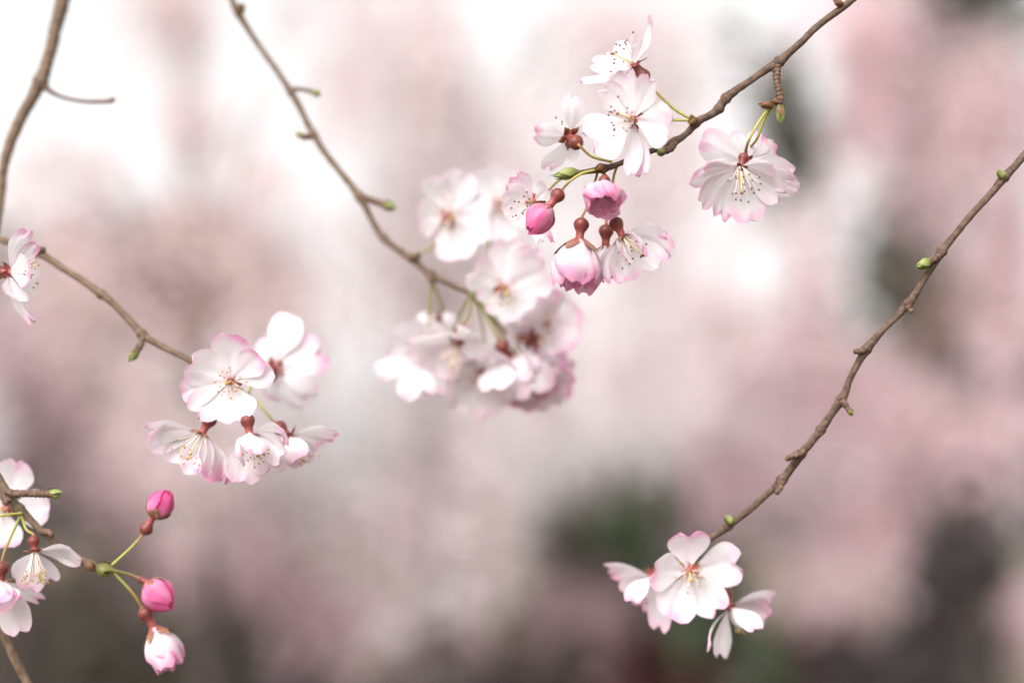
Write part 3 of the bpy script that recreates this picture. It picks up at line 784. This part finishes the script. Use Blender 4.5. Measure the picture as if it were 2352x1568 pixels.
PALE, BUFF, ROSE, MAUVE = (0.93, 0.83, 0.835), (0.82, 0.69, 0.69), (0.86, 0.68, 0.71), (0.72, 0.53, 0.57)
def cherry(label, base, trunk, clumps, tone, r=0.13, group='weeping cherry trees behind'):
    """base (x px, depth); trunk: (x, y) points upward; clumps: (x, y, rx, ry, n[, depth])"""
    bx, d = base
    X = (bx - CX) / FPX * d
    y0 = (CAM + FWD * d).y
    foot = Vector((X, y0, 0))
    root = thing('weeping_cherry_tree', label, 'tree', foot, group)
    pts = [(foot + Vector((0, 0, -.05)), r * 1.5), (foot + Vector((0, 0, .25)), r * 1.05)]
    for i, p in enumerate(trunk):
        q = at(p[0], p[1], d if len(p) < 3 else p[2]); pts.append((q, r * (1 - 0.55 * (i + 1) / len(trunk))))
    Rr = catmull(pts, .12)
    v, f = tube_geo([p for p, _ in Rr], [k for _, k in Rr], 14, .18, nseed())
    mesh('trunk', v, f, M['trunk'], root)
    fork = pts[-1][0]
    cs, sv, sf = [], [], []
    for c in clumps:
        dd = c[5] if len(c) > 5 else d
        s = dd / FPX
        C = at(c[0], c[1], dd); rx, ry = c[2] * s, c[3] * s
        top = C + Vector((0, 0, ry * .9))
        start = min((p for p, _ in Rr[len(Rr) // 2:]), key=lambda p: (p - top).length)
        mid = (start + top) / 2 + Vector((0, 0, .25 * (start - top).length))
        L = catmull([(start, .018), (mid, .010), (top, .005)], .15)
        lv, lf = tube_geo([p for p, _ in L], [k for _, k in L], 7, .1, nseed())
        mesh('limb', lv, lf, M['far_twig'], root)
        ns = max(5, int(c[4] / 26))
        per = int(c[4] / ns)
        for i in range(ns):
            u = RNG.normal(size=3) * .48
            u[2] = RNG.uniform(-1, 1)
            p0 = C + Vector((u[0] * rx, u[1] * rx * 1.1, ry * (.35 + .6 * RNG.uniform())))
            ln = ry * RNG.uniform(.8, 1.9)
            sway = RNG.normal() * .12 * ln
            kk = [p0 + Vector((sway * t * t, sway * .4 * t, -ln * t)) for t in (0, .33, .66, 1)]
            a, b = tube_geo(kk, [.0022, .002, .0017, .0013], 3)
            o = len(sv); sv += a; sf += [tuple(q + o for q in ff) for ff in b]
            tt = RNG.uniform(0, 1, per)
            jit = RNG.normal(size=(per, 3)) * .045
            for q in range(per):
                t_ = tt[q]
                cs.append((p0.x + sway * t_ * t_ + jit[q, 0], p0.y + sway * .4 * t_ + jit[q, 1], p0.z - ln * t_ + jit[q, 2]))
    mesh('hanging_twigs', sv, sf, M['far_twig'], root)['kind'] = 'stuff'
    cs = np.array(cs); n = len(cs)
    t = np.array(tone)[None, :] * RNG.uniform(.85, 1.08, (n, 1)) + RNG.normal(size=(n, 3)) * .02
    scatter_mesh('crown', cs, RNG.uniform(.015, .024, n), np.clip(t, .02, .92), 'blossom', root, BT)
    return root

def evergreen(label, base, top_y, lumps, tone, size=.05, name='evergreen_shrub', r=.06, cat='shrub', group='evergreens behind the cherries', leaf=(.03, .06)):
    """lumps: (x, y, rx, ry, n) leafy masses round a stem rising from the ground"""
    bx, d = base
    X = (bx - CX) / FPX * d
    foot = Vector((X, (CAM + FWD * d).y, 0))
    root = thing(name, label, cat, foot, group)
    tip = at(bx, top_y, d)
    L = catmull([(foot - Vector((0, 0, .05)), r * 1.3), ((foot + tip) / 2, r), (tip, r * .4)], .15)
    v, f = tube_geo([p for p, _ in L], [k for _, k in L], 9, .15, nseed())
    mesh('trunk', v, f, M['trunk'], root)
    cs = []
    for c in lumps:
        s = d / FPX
        C = at(c[0], c[1], d); rx, ry = c[2] * s, c[3] * s
        st = min((p for p, _ in L), key=lambda p: (p - C).length)
        q = catmull([(st, .03), ((st + C) / 2 + Vector((0, 0, .05)), .022), (C, .012)], .15)
        lv, lf = tube_geo([p for p, _ in q], [k for _, k in q], 6)
        mesh('limb', lv, lf, M['trunk'], root)
        nb = max(3, c[4] // 90)
        for _ in range(nb):
            b = RNG.normal(size=3) * .45
            bc = np.array([C.x + b[0] * rx, C.y + b[1] * rx, C.z + b[2] * ry])
            cs.append(bc + RNG.normal(size=(c[4] // nb, 3)) * np.array([rx * .22, rx * .22, ry * .22]))
    cs = np.concatenate(cs); n = len(cs)
    t = np.array(tone)[None, :] * RNG.uniform(.6, 1.4, (n, 1))
    scatter_mesh('crown', cs, RNG.uniform(leaf[0], leaf[1], n), np.clip(t, .005, .9), 'leaf', root, LT)
    return root

# evergreens and dark thicket, furthest back
EG, OL, DK, RB = (.055, .068, .040), (.095, .080, .062), (.045, .037, .037), (.11, .045, .04)
evergreen('tall dark evergreen tree behind the rosy cherry', (2080, 9), 100, [(1800, 290, 90, 200, 1900), (2080, 580, 120, 230, 2600), (2000, 900, 200, 250, 1500), (2230, 200, 200, 240, 2000), (2300, 900, 200, 250, 1500), (2200, 0, 160, 100, 1600)], EG, name='evergreen_tree', cat='tree', r=.14, leaf=(.04, .09))
evergreen('dark green rounded shrub at the foot of the pale cherries', (1450, 7.5), 1180, [(1350, 1230, 140, 130, 2600), (1500, 1280, 130, 150, 2600), (1420, 1480, 260, 160, 4000)], OL)
evergreen('deep green shrub under the lower blossom trio', (1690, 5.0), 1300, [(1710, 1520, 80, 110, 1500), (1640, 1400, 90, 120, 900), (1470, 1240, 80, 120, 700)], EG)
evergreen('blackish thicket beside the dark trunk', (2220, 5.2), 1150, [(2225, 1310, 80, 100, 1100), (2200, 1500, 110, 90, 900), (2060, 1540, 150, 90, 1200)], DK)
evergreen('reddish brown leafed shrub low among the evergreens', (1560, 6.5), 1450, [(1540, 1540, 130, 120, 2500), (1900, 1540, 140, 120, 2200)], RB)
evergreen('olive shrub low down behind the forked buds', (180, 7.5), 900, [(190, 1020, 120, 150, 3200), (420, 1300, 180, 140, 2000), (60, 1480, 220, 170, 4500), (350, 1530, 250, 120, 3000)], OL)
evergreen('dull brown thicket between the trunks', (620, 8), 1150, [(600, 1380, 180, 150, 2600), (700, 1560, 240, 120, 2600), (1150, 1540, 240, 110, 3000)], DK)
evergreen('tall olive tree below the bright gaps of sky', (300, 9.5), 560, [(110, 610, 190, 120, 2600), (420, 580, 180, 110, 2600), (250, 820, 260, 180, 2000), (640, 680, 120, 110, 700)], OL, name='evergreen_tree', cat='tree', r=.04, leaf=(.04, .09))

# cherries
cherry('pale weeping cherry filling the middle of the garden', (1010, 5.5), [(1005, 1350), (1000, 1100), (980, 900)],
       [(930, 200, 110, 330, 950), (830, 110, 80, 220, 330), (1020, 140, 80, 200, 420), (1340, 130, 100, 200, 450), (1510, 120, 140, 200, 480), (1540, 440, 150, 200, 500), (1050, 330, 130, 260, 850), (1400, 260, 150, 300, 950), (860, 600, 200, 230, 1000), (1130, 480, 200, 240, 900), (1180, 760, 240, 260, 1000), (1480, 620, 220, 280, 1000), (1000, 960, 240, 260, 1300), (1380, 900, 260, 220, 1300), (900, 1250, 150, 220, 1500), (1070, 1220, 150, 180, 1300), (1600, 300, 130, 300, 420), (1650, 800, 160, 200, 900)], PALE, .06)
cherry('pale cherry with loose sprays against the bright sky', (480, 5), [(485, 1350), (470, 1050), (450, 850)],
       [(400, 100, 110, 190, 330), (430, 330, 90, 120, 260), (260, 400, 150, 70, 150), (620, 440, 130, 70, 130), (60, 420, 100, 70, 110), (330, 20, 120, 60, 150), (700, 30, 100, 60, 90), (760, 250, 60, 160, 130), (560, 570, 160, 120, 380), (300, 560, 150, 120, 330), (110, 580, 120, 120, 300), (640, 760, 180, 220, 800), (330, 840, 200, 200, 650), (560, 1080, 240, 180, 800), (180, 720, 150, 120, 350)], BUFF, .06)
cherry('rosy weeping cherry on the shaded side', (2230, 5.8), [(2225, 1300), (2240, 1000), (2200, 800)],
       [(2020, 230, 95, 240, 1100), (2240, 320, 170, 280, 1700), (1850, 680, 90, 250, 600), (2310, 680, 90, 240, 1100), (1740, 900, 200, 240, 1300), (2020, 960, 200, 200, 1300), (2240, 1020, 180, 170, 1200), (1720, 1080, 180, 120, 700), (1980, 1200, 160, 140, 800), (2340, 1430, 100, 120, 600), (1980, 40, 160, 100, 600), (1860, 1330, 150, 110, 420), (2080, 1420, 130, 90, 350), (1600, 1180, 130, 100, 300)], ROSE, .13)
cherry('darker mauve cherry low on the near side of the olive shrub', (60, 6.2), [(50, 1350), (40, 1000), (60, 850)],
       [(40, 820, 160, 200, 800), (320, 1060, 180, 150, 700), (520, 1280, 200, 120, 900), (800, 1420, 180, 140, 1000), (1020, 1420, 160, 120, 1000), (1330, 1420, 180, 110, 350)], MAUVE, .08)

for o in scene.objects:                 # drop the construction note
    if '_o' in o: del o['_o']
